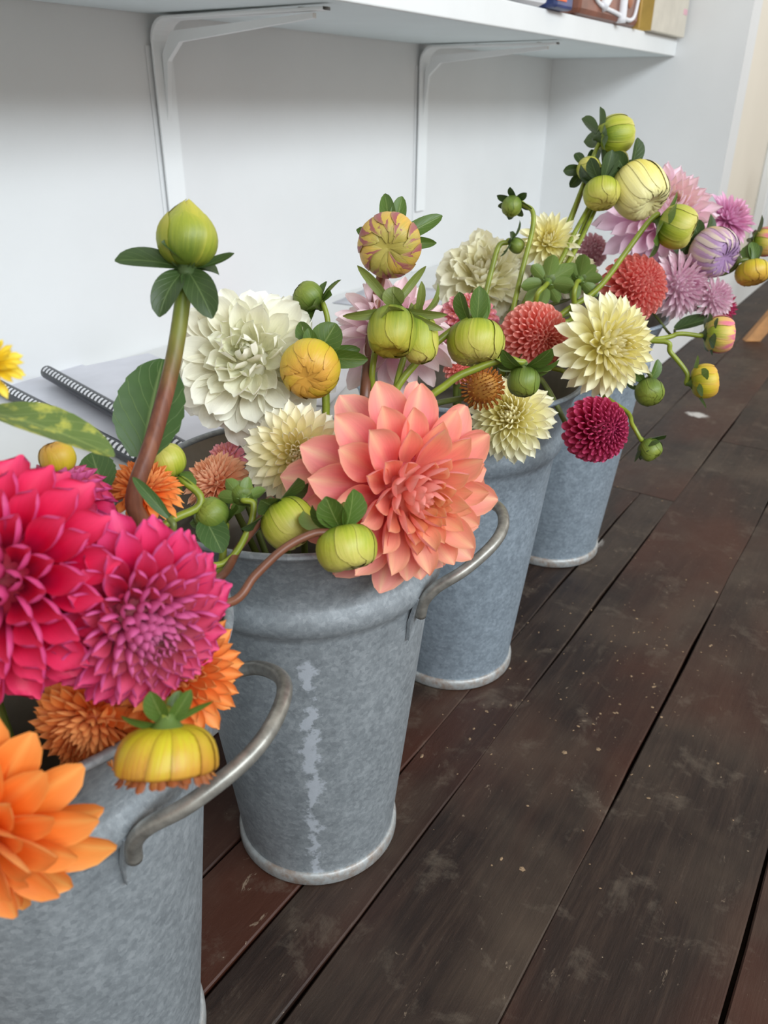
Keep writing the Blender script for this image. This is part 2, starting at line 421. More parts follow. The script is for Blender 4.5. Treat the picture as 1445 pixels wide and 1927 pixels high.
# things standing on the shelf
ZT = ZS + .040
def px_box(name, a, b, depth, h, mat, label, cat, parts=()):
    """a box standing on the shelf whose front foot runs from pixel a to pixel b"""
    p = plane(*a, 2, ZT); q = plane(*b, 2, ZT)
    if q.y > YE - .012: q = plane(*b, 1, YE - .012)
    p.z = q.z = ZT
    ax = (q - p); L = ax.length; ax.normalize(); back = Vector((0, 0, 1)).cross(ax)
    if back.x > 0: back = -back
    root = empty(name, p, label, cat)
    root.matrix_world = Matrix.Translation(p) @ Matrix((ax, back, Vector((0, 0, 1)))).transposed().to_4x4()
    return root, L
root, L = px_box('cardboard_box', (1226, 58), (1286, 77), .2, .2, None, 'pale grey-beige cardboard box at the far end of the shelf', 'box')
MB().box((0, 0, .0005), (L, .16, .2)).build('box_body', plain('beige_card', 'CDC6B8', .7, 0, .04, 20), root, False, .002)
MB().box((-.0012, .002, .0006), (-.0002, .15, .199)).build('box_side', plain('mustard_card_side', 'B39348', .6), root)
MB().box((L * .86, -.0008, .05), (L * .98, 0, .062)).build('printed_mark', M['paper_pink'], root)
root, L = px_box('cocoa_packet', (1088, 28), (1200, 53), .06, .2, None, 'brown printed packet with white line drawing beside the box', 'packet')
pk = MB().box((0, 0, .0005), (L, .045, .19)); pk.build('packet_body', plain('brown_print', '7B4B3A', .4, 0, .2, 18), root, False, .012)
MB().box((L - .003, -.0015, .0005), (L + .008, .04, .19)).build('packet_side', plain('mustard_card', 'B08A3C', .6), root, False, .001)
def ribbon(pts, r): return MB().tube(spline(pts, 6), r, 8)
ribbon([(L * .18, -.002, .16), (L * .17, -.002, .06), (L * .26, -.002, .028), (L * .55, -.002, .018), (L * .84, -.002, .012), (L * .92, -.002, .05), (L * .97, -.002, .15)], .0042).build('white_outline', M['paper'], root, True)
ribbon([(L * .33, -.002, .022), (L * .42, -.002, .05), (L * .36, -.002, .085), (L * .45, -.002, .15)], .011).build('white_pattern', M['paper'], root, True)
ribbon([(L * .66, -.002, .002), (L * .66, -.002, .06), (L * .74, -.002, .10), (L * .72, -.002, .16)], .011).build('white_pattern', M['paper'], root, True)
for fx, fz, s in ((.27, .05, .012), (.80, .05, .018)):
    mb = MB().lathe([(0, .004), (s * .7, .003), (s, 0)], 16); mb.v = [Vector((L * fx + p.x, -.001 - p.z, fz + p.y)) for p in mb.v]
    mb.build('brown_print', plain('light_brown_print', 'A56C50', .4), root, True)
root, L = px_box('snack_packet', (1046, 15), (1078, 22), .06, .2, None, 'orange and blue printed packet at the top edge of the photograph', 'packet')
MB().box((0, 0, .0005), (L, .05, .17)).build('packet_body', plain('navy_print', '33406F', .4, 0, .2, 40), root, False, .006)
MB().box((-.0, -.0015, .012), (L * .55, 0, .12)).build('orange_print', plain('orange_print', 'E8642C', .4), root, False, .001)
MB().box((L * .72, -.0015, .02), (L, 0, .12)).build('teal_print', plain('teal_print', '4E9A9C', .4), root, False, .001)
root, L = px_box('white_pouch', (962, 0), (1036, 14), .06, .2, None, 'rounded white pouch on the shelf edge, only its foot in view', 'pouch')
MB().box((0, 0, .0005), (L, .05, .15)).build('pouch_body', M['paper'], root, False, .016)
MB().box((L * .30, -.001, .020), (L * .55, 0, .0225)).build('printed_line', M['black'], root)

# papers and comb-bound booklets on the bench
ZB = .2525
def sheet(cx, cy, sx, sy, rot, z, mat, label):
    n = 6; v = []; f = []
    for j in range(n + 1):
        for i in range(n + 1):
            v.append(Vector(((i / n - .5) * sx, (j / n - .5) * sy, .0012 * math.sin(i * 1.3 + j * .7) * (i / n) + .0012)))
    for j in range(n):
        for i in range(n): f.append((j * (n + 1) + i, j * (n + 1) + i + 1, (j + 1) * (n + 1) + i + 1, (j + 1) * (n + 1) + i))
    o = mesh_obj('paper_sheet', v, f, mat); o.location = (cx, cy, z); o.rotation_euler = (0, 0, rot)
    m = o.modifiers.new('solid', 'SOLIDIFY'); m.thickness = .0003
    tag(o, label, 'paper', None); return o
def booklet(p, q, w, z, label, back):
    """a booklet whose black comb runs from p to q"""
    ax = (q - p); L = ax.length; ax.normalize(); side = Vector((0, 0, 1)).cross(ax) * (1 if back else -1)
    root = empty('comb_bound_booklet', (p.x, p.y, z), label, 'booklet')
    mt = Matrix.Translation((p.x, p.y, z)) @ Matrix((ax, Vector((0, 0, 1)).cross(ax), Vector((0, 0, 1)))).transposed().to_4x4()
    root.matrix_world = mt
    s = 1 if back else -1
    y0, y1 = sorted((s * .012, s * w))
    MB().box((0, y0, .0005), (L, y1, .006)).build('page_block', M['paper'], root, False, .0008)
    MB().box((-.002, y0, .006), (L + .002, y1, .0072)).build('front_cover', M['paper_grey'], root, False)
    pts = [(0, s * .004, .0085), (L, s * .004, .0085)]
    mb = MB().tube([(x * L / 40, s * .004, .0096) for x in range(41)], .0094, 14); mb.build('comb_binding', M['black'], root, True)
    hl = MB(); 
    for k in range(int(L / .0102)):       # the paper shows between the fingers of the comb, on the side away from the pages
        x = .006 + k * .0102
        for a0, a1 in ((1.75, 2.6),):
            for zz, aa in ((0, a0),):
                q = [(s * (.004 + .0097 * math.cos(a)), .0096 + .0097 * math.sin(a)) for a in (a0, (a0 + a1) / 2, a1)]
                b = len(hl.v)
                for yy, z_ in q: hl.v += [Vector((x, yy, z_)), Vector((x + .0054, yy, z_))]
                hl.f += [(b, b + 1, b + 3, b + 2), (b + 2, b + 3, b + 5, b + 4)]
    hl.build('paper_slots', M['paper'], root)
    return root
booklet(plane(84, 703, 2, ZB + .026), plane(352, 856, 2, ZB + .026), .16, ZB + .0176, 'comb-bound booklet on the bench, its full black comb showing behind the round leaf', True)
booklet(plane(-40, 712, 2, ZB + .0095), plane(262, 872, 2, ZB + .0095), .14, ZB + .001, 'comb-bound booklet with its black comb half hidden under the mottled leaf', True)
sheet(-.80, .86, .30, .21, .35, ZB, M['paper'], 'white sheet of paper on the bench behind the white dahlia')
sheet(-.90, 1.02, .22, .16, -.2, ZB + .002, M['paper_pink'], 'pink printed sheet on the bench against the wall')
sheet(-.86, 1.45, .30, .22, .15, ZB, M['paper_grey'], 'pale grey sheet of card on the bench behind the third bucket')
sheet(-.70, 1.2, .21, .29, .1, ZB, M['paper'], 'white sheet of paper on the bench nearest the third bucket')

# leg of a wooden trestle at the right edge
p0 = plane(1413, 641, 2, 0); p1 = at(1475, 520, p0.y * .9 + .55)
tr = empty('wooden_trestle', (p0.x, p0.y, 0), 'tan wooden leg of a trestle standing on the boards at the right edge', 'trestle')
up = (ROW[0] * .67 - ROW[1] * .76); up = Vector((up.x, up.y * .6, up.z)).normalized()
b1 = MB(); sd = ROW[0].copy(); sd.z = 0; sd.normalize(); fw = Vector((-sd.y, sd.x, 0))
for h in (0, .55):
    b1.v += [up * (h / up.z) + sd * a + fw * b for a, b in ((-.022, -.013), (.022, -.013), (.022, .013), (-.022, .013))]
b1.f += [(3, 2, 1, 0), (4, 5, 6, 7)] + [(k, (k + 1) % 4, 4 + (k + 1) % 4, 4 + k) for k in range(4)]
b1.build('leg', M['tan_wood'], tr, False, .002)
b2 = MB(); b2.v = [Vector((2 * up.x * .6 / up.z + .044 - p.x if False else p.x, p.y, p.z)) for p in b1.v]
off = sd * .62
b2.v = [Vector(p) - 2 * sd * (Vector(p).dot(sd)) + off for p in b1.v]; b2.f = [tuple(reversed(q)) for q in b1.f]
b2.build('leg', M['tan_wood'], tr, False, .002)

# flecks of grit and dried petal on the boards
cr = MB(); crr = random.Random(21)
for k in range(230):
    if k < 150: x, y = crr.gauss(-.20, .07), crr.gauss(.80, .16)
    else: x, y = crr.uniform(-.40, .25), crr.uniform(.45, 2.2)
    a = crr.uniform(0, PI); r = crr.uniform(.0006, .0024) * (1 if k % 9 else 1.5); el = crr.uniform(.35, .9); b = len(cr.v)
    for i in range(5):
        p = 2 * PI * i / 5; rx, ry = r * math.cos(p) * crr.uniform(.7, 1.2), r * el * math.sin(p)
        cr.v.append(Vector((x + rx * math.cos(a) - ry * math.sin(a), y + rx * math.sin(a) + ry * math.cos(a), .0002)))
    cr.v.append(Vector((x, y, .0009))); cr.f += [(b + i, b + (i + 1) % 5, b + 5) for i in range(5)]
o = cr.build('floor_crumbs', plain('dry_crumbs', '8C745A', .9, 0, .3, 400))
tag(o, 'pale crumbs and flecks of grit scattered on the dark boards', 'crumbs', None, 'stuff')

# ---------------------------------------------------------------- buckets
BUCKETS = [(-.362, .178), (-.3535, .4285), (-.3757, .7316), (-.3832, 1.0627)]
BLAB = ['galvanised flower bucket nearest the camera, holding magenta and orange dahlias',
        'galvanised flower bucket with white drip stains under the large coral dahlia',
        'galvanised flower bucket holding the yellow dahlia and salmon pompons',
        'galvanised flower bucket farthest from the camera, holding lilac dahlias']
RB, RBODY, ZBEAD, RRIM, HB = .0752, .1005, .300, .1215, .3655
def bucket(i, x, y, mat, haz):
    root = empty('flower_bucket', (x, y, 0), BLAB[i], 'bucket', 'row of galvanised buckets')
    out = [(.0715, .004), (.0715, .012)]
    for k in range(1, 9): out.append((.0715 + (RBODY - .0715) * k / 8, .012 + (.282 - .012) * k / 8))
    out += [(.1012, .286), (.1045, .290), (.1075, .295), (.1088, .301), (.1080, .307), (.1055, .312), (.1045, .316), (.1075, .327), (.1115, .340), (.1160, .354), (RRIM - .0005, HB - .001)]
    inn = [(r - .0016, z) for r, z in reversed(out[2:])]
    ins = inn + [(.069, .016), (.0001, .016)]
    MB().lathe(out, 128).build('bucket_body', mat, root, True)
    MB().lathe(ins, 96).build('inside_wall', M['inside'], root, True)
    n = 10
    rim = [(RRIM + .0028 * math.cos(2 * PI * k / n), HB + .0028 * math.sin(2 * PI * k / n)) for k in range(n + 1)]
    MB().lathe(rim, 128).build('rolled_rim', M['inside'] if False else mat, root, True)
    base = [(.0700, .0005), (RB - .001, .0005), (RB, .002), (RB, .0095), (RB - .0012, .0125), (.0722, .0138), (.0712, .0135)]
    MB().lathe(base, 128).build('base_ring', M['zinc_base'], root, True)
    # lapped side seam
    a = math.radians(haz + 128)
    sm = MB(); 
    for k in range(9):
        r = .0715 + (RBODY - .0715) * k / 8 + .0012; z = .016 + (.280 - .016) * k / 8
        for da in (-.045, .045): sm.v.append(Vector((r * math.cos(a + da), r * math.sin(a + da), z)))
    sm.f = [(2 * k, 2 * k + 1, 2 * k + 3, 2 * k + 2) for k in range(8)]
    sm.build('side_seam', mat, root, True)
    for s, hz in enumerate((haz, haz + 180)):
        a0 = math.radians(hz)
        def P(az, r, z): return Vector((r * math.cos(a0 + az), r * math.sin(a0 + az), z))
        sp = .56
        half = [P(-sp, .1085, .282), P(-sp + .004, .1115, .296), P(-sp + .05, .1190, .308), P(-sp * .72, .1340, .320), P(-sp * .42, .1475, .331), P(-sp * .16, .1530, .336)]
        full = half + [P(sp * .16, .1530, .336), P(sp * .42, .1475, .331), P(sp * .72, .1340, .320), P(sp - .05, .1190, .308), P(sp - .004, .1115, .296), P(sp, .1085, .282)]
        pts = spline(full, 6)
        h = MB().tube(pts, .0044, 14).build('handle', M['handle'], root, True)
        for q in (-1, 1):
            lug = MB()
            v = []
            for rr_, (da, z) in [(0, t_) for t_ in ((-.035, .298), (.035, .298), (.045, .275), (.03, .258), (-.03, .258), (-.045, .275))]:
                rad = .0715 + (RBODY - .0715) * (z - .012) / .27 + .0005
                rad = max(rad, .1005) if z > .28 else rad
                for dr in (0, .0028): v.append(P(q * sp + da, rad + dr + (.004 if z > .29 else 0), z))
            lug.v = v
            lug.f = [tuple(range(0, 12, 2)), tuple(reversed(range(1, 12, 2)))] + [(2 * k, (2 * k + 2) % 12, (2 * k + 3) % 12, 2 * k + 1) for k in range(6)]
            lug.build('lug', mat, h)
    return root
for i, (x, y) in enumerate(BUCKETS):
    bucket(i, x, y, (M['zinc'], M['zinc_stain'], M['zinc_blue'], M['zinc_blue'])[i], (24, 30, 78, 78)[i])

# ---------------------------------------------------------------- dahlias
def petal_geo(L, W, ph0, ph1, bend, e, nu, nv, seed, c, wav=.0, wb=.35, peak=.6, lip=0., sh=2.2):
    """one cupped petal: foot at the origin, along +Y, inner face to +Z"""
    r = random.Random(seed); v = []; uv = []; uv2 = []
    y = z = 0.; be = 0.; k1, k2 = r.uniform(0, 6), r.uniform(0, 6); rd = r.random()
    tw = r.uniform(-1, 1) * wav
    for j in range(nv + 1):
        t = j / nv
        if j:
            be = bend * (t ** 1.4); y += L / nv * math.cos(be); z -= L / nv * math.sin(be)
        if t < peak:
            s = t / peak; s = s * s * (3 - 2 * s); wd = W * (wb + (1 - wb) * s)
        else:
            s = (t - peak) / (1 - peak); wd = W * max(.02, (1 - s ** sh)) ** e
        ph = ph0 + (ph1 - ph0) * t
        for i in range(nu + 1):
            u = 2 * i / nu - 1
            x = wd / ph * math.sin(u * ph); zz = wd / ph * (1 - math.cos(u * ph))
            zz += wav * W * (math.sin(k1 + 3 * t + 2.2 * u) * t * .5 + math.sin(k2 + 7 * t) * abs(u) * .35 * t) + tw * u * wd * t
            v.append(Vector((x, y * (1 - lip * u * u) + zz * math.sin(be), z + zz * math.cos(be))))
            uv.append((i / nu, t)); uv2.append((c, rd))
    f = [(j * (nu + 1) + i, j * (nu + 1) + i + 1, (j + 1) * (nu + 1) + i + 1, (j + 1) * (nu + 1) + i) for j in range(nv) for i in range(nu)]
    return v, f, uv, uv2

TYPES = {
 # petals, greatest polar angle, length in/out, half width in/out, curl at the foot in/out, curl at the tip in/out, bend in/out, tip exponent, core radius, waviness
 'big':    dict(N=84, th=106, L=(.20, .98), W=(.050, .255), a=(1.8, 1.0), b=(1.6, .62), bend=(-.9, .30), e=.62, core=.06, wav=.10, jit=.09, lp=.75, wb=.38, peak=.58, lip=.0, sh=2.0),
 'ball':   dict(N=150, th=128, L=(.22, .46), W=(.09, .27), a=(2.7, 2.4), b=(2.5, 2.0), bend=(-.5, .05), e=.12, core=.54, wav=.03, jit=.03, lp=.5, wb=.55, peak=.82, lip=.10, sh=4.0),
 'semi':   dict(N=150, th=114, L=(.18, .62), W=(.050, .235), a=(2.3, 1.9), b=(2.2, 1.15), bend=(-.8, .25), e=.40, core=.38, wav=.05, jit=.05, lp=.65, wb=.42, peak=.66, lip=.08, sh=2.4),
 'deco':   dict(N=150, th=110, L=(.16, .74), W=(.040, .165), a=(2.2, 1.5), b=(2.2, .95), bend=(-.9, .22), e=.55, core=.28, wav=.07, jit=.06, lp=.65, wb=.40, peak=.62, lip=.05, sh=2.1),
 'ruffle': dict(N=145, th=122, L=(.26, .62), W=(.09, .205), a=(1.7, .9), b=(1.2, .45), bend=(-.6, .80), e=.42, core=.38, wav=.40, jit=.20, lp=.5, wb=.40, peak=.60, lip=.0, sh=2.2),
 'spiky':  dict(N=120, th=112, L=(.24, .84), W=(.04, .150), a=(2.0, 1.3), b=(1.8, .8), bend=(-.8, .25), e=.75, core=.18, wav=.12, jit=.10, lp=.6, wb=.38, peak=.55, lip=.0, sh=2.0),
}
def leaf_geo(L, W, bend, cup, seed, nu=6, nv=9, tooth=0., peak=.5, e=.75, twist=0.):
    r = random.Random(seed); v = []; uv = []
    y = z = 0.
    for j in range(nv + 1):
        t = j / nv; be = bend * t
        if j: y += L / nv * math.cos(be); z -= L / nv * math.sin(be)
        if t < peak: s = t / peak; wd = W * (.30 + .70 * (1 - (1 - s) ** 2))
        else: s = (t - peak) / (1 - peak); wd = W * max(.015, 1 - s ** 2) ** e
        if tooth: wd *= 1 - tooth * ((t * 7) % 1)
        for i in range(nu + 1):
            u = 2 * i / nu - 1; x = wd * u; zz = wd * cup * abs(u) ** 1.5 + twist * u * wd * t
            v.append(Vector((x, y + zz * math.sin(be), z + zz * math.cos(be)))); uv.append((i / nu, t))
    f = [(j * (nu + 1) + i, j * (nu + 1) + i + 1, (j + 1) * (nu + 1) + i + 1, (j + 1) * (nu + 1) + i) for j in range(nv) for i in range(nu)]
    return v, f, uv
def frame(d, n):
    """rotation with +Y along d and +Z as near n as can be"""
    d = d.normalized(); n = (n - d * n.dot(d)); n = n.normalized() if n.length > 1e-5 else d.orthogonal().normalized()
    return Matrix((d.cross(n), d, n)).transposed().to_4x4()
def stem_to(root, pts, bi, rad, mat, off=None, name='stem'):
    """a stem through the points and down into bucket bi"""
    b = Vector((*BUCKETS[bi], 0)); end = Vector(pts[-1])
    d = Vector((end.x - b.x, end.y - b.y, 0)); dl = d.length or 1; d /= dl
    m = min(dl, .085); P = [Vector(p) for p in pts]
    if dl > .10 or end.z > .42: P.append(b + d * m + Vector((0, 0, max(.385, min(end.z - .02, .40)))))
    P += [b + d * m * .55 + Vector((0, 0, .27)), b - d * .02 + Vector((0, 0, .10))]
    sp = spline(P, 7); n = len(sp)
    o = MB().tube([p - root.location for p in sp], [rad * (1.0 + .25 * k / n) for k in range(n)], 9).build(name, mat, root, True)
    return o

def dahlia(label, px, py, d, rpx, facing, ty, mat, bi, seed, cpow=1.6, sq=1.0, keep=100, stem=None, group=None, hi=False, tweak=None, calyx=True, cmax=1.0):
    T = dict(TYPES[ty]); T.update(tweak or {})
    R = rpx * d / FPX; ctr = at(px, py, d); ax = cv(*facing)
    root = empty('dahlia', ctr, label, 'flower', group)
    ex = ax.orthogonal().normalized(); ey = ax.cross(ex)
    N = T['N']; rng = random.Random(seed); items = []
    view = (CAM - ctr).normalized()
    lerp = lambda p, f: p[0] + (p[1] - p[0]) * f
    rings = 7; nvar = 3; geos = {}
    nu, nv = (8, 10) if hi else (6, 7)
    TH = math.radians(T['th']); cum = [0.]
    for k in range(200):                  # petals stand closer together where they are smaller
        q = (k + .5) / 200; cum.append(cum[-1] + math.sin(q * TH) / lerp(T['W'], q ** T['lp']) ** 1.5)
    kk = 0
    for i in range(N):
        f = (i + .5) / N * cum[-1]
        while cum[kk + 1] < f: kk += 1
        fr = (kk + (f - cum[kk]) / (cum[kk + 1] - cum[kk])) / 200; th = fr * TH
        phi = i * 2.399963 + rng.uniform(-1, 1) * T['jit']; th += rng.uniform(-1, 1) * T['jit'] * .6
        rad = ex * math.cos(phi) + ey * math.sin(phi)
        dr = ax * math.cos(th) + rad * math.sin(th)
        g = min(rings - 1, int(fr * rings)); k = rng.randrange(nvar); fg = (g + .5) / rings
        if (g, k) not in geos:
            q = fg ** T['lp']
            geos[(g, k)] = petal_geo(lerp(T['L'], q) * R, lerp(T['W'], q) * R, lerp(T['a'], fg), lerp(T['b'], fg), lerp(T['bend'], fg), T['e'], nu, nv, seed * 100 + g * 10 + k, cmax * (1 - fg) ** cpow, T['wav'], T['wb'], T['peak'], T['lip'], T['sh'])
        inner = ax - dr * ax.dot(dr)
        if inner.length < .05: inner = -rad
        loc = dr * (T['core'] * R); loc = loc - ax * (loc.dot(ax) * (1 - sq))
        s = 1 + rng.uniform(-1, 1) * T['jit']
        tip = loc + dr * lerp(T['L'], fr ** T['lp']) * R
        Mx = Matrix.Translation(loc - ax * 0) @ frame(dr, inner) @ Matrix.Diagonal((s, s * (1 + rng.uniform(-.5, .5) * T['jit']), s, 1))
        vis = (.25 + tip.normalized().dot(view)) * lerp(T['W'], fr ** T['lp']) * lerp(T['L'], fr ** T['lp'])
        items.append((vis, (g, k), Mx))
    items.sort(key=lambda a: -a[0])
    meshes = {}
    for n, (vis, key, Mx) in enumerate(items):
        if n >= keep: break
        if key not in meshes:
            v, f, uv, uv2 = geos[key]
            o = mesh_obj('petal', v, f, mat, root, True, uv, uv2); meshes[key] = o.data
        else:
            o = bpy.data.objects.new('petal', meshes[key]); COL.objects.link(o); o.parent = root
        o.matrix_local = Mx
    V, F, U, U2 = [], [], [], []
    for vis, key, Mx in items[keep:]:
        v, f, uv, uv2 = geos[key]; b = len(V)
        V += [Mx @ p for p in v]; F += [tuple(b + q for q in fc) for fc in f]; U += uv; U2 += uv2
    if V:
        o = mesh_obj('small_petals', V, F, mat, root, True, U, U2); o['kind'] = 'stuff'
    cs, cf, cu, cw = [], [], [], []       # the heart of the bloom that the petals grow from
    for j in range(9):
        for k in range(14):
            a, p = PI * j / 8, 2 * PI * k / 14; rr = (T['core'] + .02) * R
            q = ax * math.cos(a) * rr + (ex * math.cos(p) + ey * math.sin(p)) * math.sin(a) * rr
            cs.append(q - ax * (q.dot(ax) * (1 - sq))); cu.append((.25, .3)); cw.append((cmax * .35 if j < 3 else .0, .5))
    cf = [(j * 14 + k, j * 14 + (k + 1) % 14, j * 14 + 14 + (k + 1) % 14, j * 14 + 14 + k) for j in range(8) for k in range(14)]
    cf = [tuple(reversed(q)) for q in cf]
    mesh_obj('flower_heart', cs, cf, mat, root, True, cu, cw)
    if calyx:
        cr = max(.30 * T['core'], .10) * R + .002
        cm = MB().lathe([(.0001, -.0), (cr * .6, -.02 * R), (cr, .10 * R), (cr * .9, .2 * R)], 18)
        mx = frame(ax.orthogonal(), ax); dn = T['core'] * R * .9 + .12 * R
        cm.v = [mx @ p - ax * dn for p in cm.v]
        cm.build('calyx', M['sepal_dark'], root, True)
        base = ctr - ax * dn
        pts = stem or [base, base - ax * R * .45 - Vector((0, 0, R * .15))]
        if stem: pts = [base] + list(stem)
        stem_to(root, pts, bi, .0024, M['stem_dark'])
    return root

# ---------------------------------------------------------------- buds
def bud_head_geo(R, el, n, amp, tipin, shape, seed, flat=1.):
    """closed petals lapping over one another round a core"""
    v, f, uv = [], [], []; rng = random.Random(seed)
    def surf(s, phi, lift):
        a = PI * s; r = math.sin(a) ** shape; h = -math.cos(a)
        if h > 0: h *= flat
        if s > .70: h -= tipin * ((s - .70) / .30) ** 2
        return Vector((R * (r * (1 + lift)) * math.cos(phi), R * (r * (1 + lift)) * math.sin(phi), R * el * (h + 1) * (1 + lift * .3)))
    for j in range(15):
        for k in range(24):
            v.append(surf(j / 14, 2 * PI * k / 24, -.03)); uv.append((.3, j / 14))
    f += [(j * 24 + k, j * 24 + (k + 1) % 24, j * 24 + 24 + (k + 1) % 24, j * 24 + 24 + k) for j in range(14) for k in range(24)]
    nu, nv = 5, 11
    for layer, (s1, lift) in enumerate(((.99, .0), (.93, .035), (.80, .075))):
        for k in range(n):
            phi0 = 2 * PI * (k + .37 * layer) / n + rng.uniform(-.1, .1); b = len(v); end = s1 * rng.uniform(.93, 1.02); end = min(end, .99)
            tw = rng.uniform(.1, .35); wd = PI / n * rng.uniform(1.25, 1.55)
            for j in range(nv + 1):
                t = j / nv; s = .03 + (end - .03) * t
                w_ = wd * (1 if t < .7 else max(.05, 1 - ((t - .7) / .3) ** 2) ** .6)
                for i in range(nu + 1):
                    u = 2 * i / nu - 1
                    edge = amp * (.85 * (u + 1) / 2 + .35 * (1 - u * u))
                    v.append(surf(s, phi0 + u * w_ + tw * t, (lift + edge) * (1 - .35 * t))); uv.append((k + .5 + u * .49, s))
            f += [(b + j * (nu + 1) + i, b + j * (nu + 1) + i + 1, b + (j + 1) * (nu + 1) + i + 1, b + (j + 1) * (nu + 1) + i) for j in range(nv) for i in range(nu)]
    return v, f, uv
BCOUNT = [0]
def bud(label, px, py, d, rpx, axis, mat, bi, path, el=1.0, n=9, amp=.12, tipin=.15, shape=.75, sep=(6, 105, .7, .95, .36), smat='sepal', stem_r=.0022, stem_mat='stem', dpath=None, leaf=None, roll=0., inner=True, group=None, fringe=None, bracts=None, flat=1.):
    """px, py: centre of the head; axis: where its tip points; sep: count, angle from the axis, bend, length and half width in radii; path: pixels of the stem"""
    BCOUNT[0] += 1; seed = BCOUNT[0] * 17
    R = rpx * d / FPX; ctr = at(px, py, d); ax = cv(*axis)
    root = empty('dahlia_bud', ctr, label, 'bud', group)
    mx = frame(ax.orthogonal(), ax); base = -ax * R * el
    v, f, uv = bud_head_geo(R, el, n, amp, tipin, shape, seed, flat)
    hd = mesh_obj('bud_head', [mx @ p + base for p in v], f, mat, root, True, uv)
    if fringe:                            # petal tips just breaking out of the mouth of the head
        V, F, U = [], [], []; fr_r = random.Random(seed + 5); nf = fringe[0]
        for k in range(nf * 2):
            lay = k // nf; phi = 2 * PI * (k + .5 * lay) / nf + fr_r.uniform(-.1, .1)
            rad = mx @ Vector((math.cos(phi), math.sin(phi), 0)); rr = fringe[1] - .12 * lay
            g = petal_geo(R * fringe[2] * fr_r.uniform(.75, 1.2), R * PI * rr / nf * 1.1, .7, .9, .5, .55, 4, 6, seed + k, 0., .12)
            m2 = Matrix.Translation(base + ax * R * el * fringe[3] + rad * R * rr) @ frame((ax + rad * (.28 - .25 * lay)).normalized(), -rad)
            b_ = len(V); V += [m2 @ p for p in g[0]]; F += [tuple(b_ + q for q in fc) for fc in g[1]]; U += [(k + uu * .98, .80 + .2 * vv_) for uu, vv_ in g[2]]
        mesh_obj('opening_petals', V, F, mat, root, True, U)
    rng = random.Random(seed)
    cnt, ang, bend, sl, sw = sep
    if bracts:                            # bracts placed one by one: right, up, towards the viewer (in radii), half width, bend
        cnt = 0
        for k, (r_, u_, t_, w_, bd) in enumerate(bracts):
            dd = (ROW[0] * r_ - ROW[1] * u_ - ROW[2] * t_) * R; L = dd.length
            g = leaf_geo(L * (1 + .06 * bd * bd), w_ * R, bd, .35, seed + k, 6, 12, 0, .5, .6, .25 * (-1) ** k)
            o = mesh_obj('bract', g[0], g[1], M[smat], root, True, g[2])
            nn = (ax - ROW[2] * 1.3).normalized()
            dirv = Matrix.Rotation(bd * .5, 4, dd.normalized().cross(nn).normalized()) @ dd.normalized()
            o.matrix_local = Matrix.Translation(base + dd.normalized() * R * .12) @ frame(dirv, nn)
    for k in range(cnt):
        phi = 2 * PI * k / cnt + roll + rng.uniform(-.2, .2)
        rad = mx @ Vector((math.cos(phi), math.sin(phi), 0))
        th = math.radians(ang + rng.uniform(-14, 14))
        dr = ax * math.cos(th) + rad * math.sin(th)
        s = rng.uniform(.82, 1.15) * 1.22
        g = leaf_geo(sl * R * s, sw * R * s, bend * rng.uniform(.5, 1.4), .35, seed + k, 5, 8, 0, .55, .6, rng.uniform(-.3, .3))
        o = mesh_obj('bract', g[0], g[1], M[smat], root, True, g[2])
        o.matrix_local = Matrix.Translation(base + rad * R * .30 + ax * R * .06) @ frame(dr, ax - dr * ax.dot(dr) if abs(ax.dot(dr)) < .95 else rad)
    if inner:                             # the short inner bracts hug the foot of the head
        for k in range(5):
            phi = 2 * PI * (k + .5) / 5 + roll
            rad = mx @ Vector((math.cos(phi), math.sin(phi), 0)); dr = (rad * .95 + ax * .25).normalized()
            g = leaf_geo(R * .85, R * .42, -1.15, -.2, seed + 40 + k, 5, 7, 0, .5, .6)
            o = mesh_obj('inner_bract', g[0], g[1], M[smat], root, True, g[2])
            o.matrix_local = Matrix.Translation(base + rad * R * .08 - ax * R * .03) @ frame(dr, ax)
    rc = MB().lathe([(.0001, -.34 * R), (stem_r * 1.1, -.33 * R), (stem_r * 1.25, -.18 * R), (.36 * R, .0), (.46 * R, .10 * R)], 18)
    rc.v = [mx @ p + base for p in rc.v]
    rc.build('receptacle', M[smat.replace('_olive', '')], root, True)
    pts = [ctr + base + ax * R * .1, ctr + base - ax * R * .30]
    for q in path:
        pts.append(at(q[0], q[1], q[2] if len(q) > 2 else d))
    st = stem_to(root, pts, bi, stem_r, M[stem_mat])
    return root
def add_leaf(parent, p0, p1, W, normal, mat, bend=.3, cup=.25, tooth=.10, name='leaf', seed=1, peak=.42, e=.62):
    """a leaf blade from p0 to p1 (world points)"""
    d = Vector(p1) - Vector(p0); L = d.length
    g = leaf_geo(L * (1 + bend * bend * .08), W, bend, cup, seed, 10, 28, tooth, peak, e)
    o = mesh_obj(name, g[0], g[1], mat, parent, True, g[2])
    dirv = (Matrix.Rotation(bend * .5, 4, d.normalized().cross(Vector(normal)).normalized()) @ d.to_4d()).to_3d()
    loc = Vector(p0) - (parent.location if parent else Vector())
    o.matrix_local = Matrix.Translation(loc) @ frame(dirv, Vector(normal))
    return o
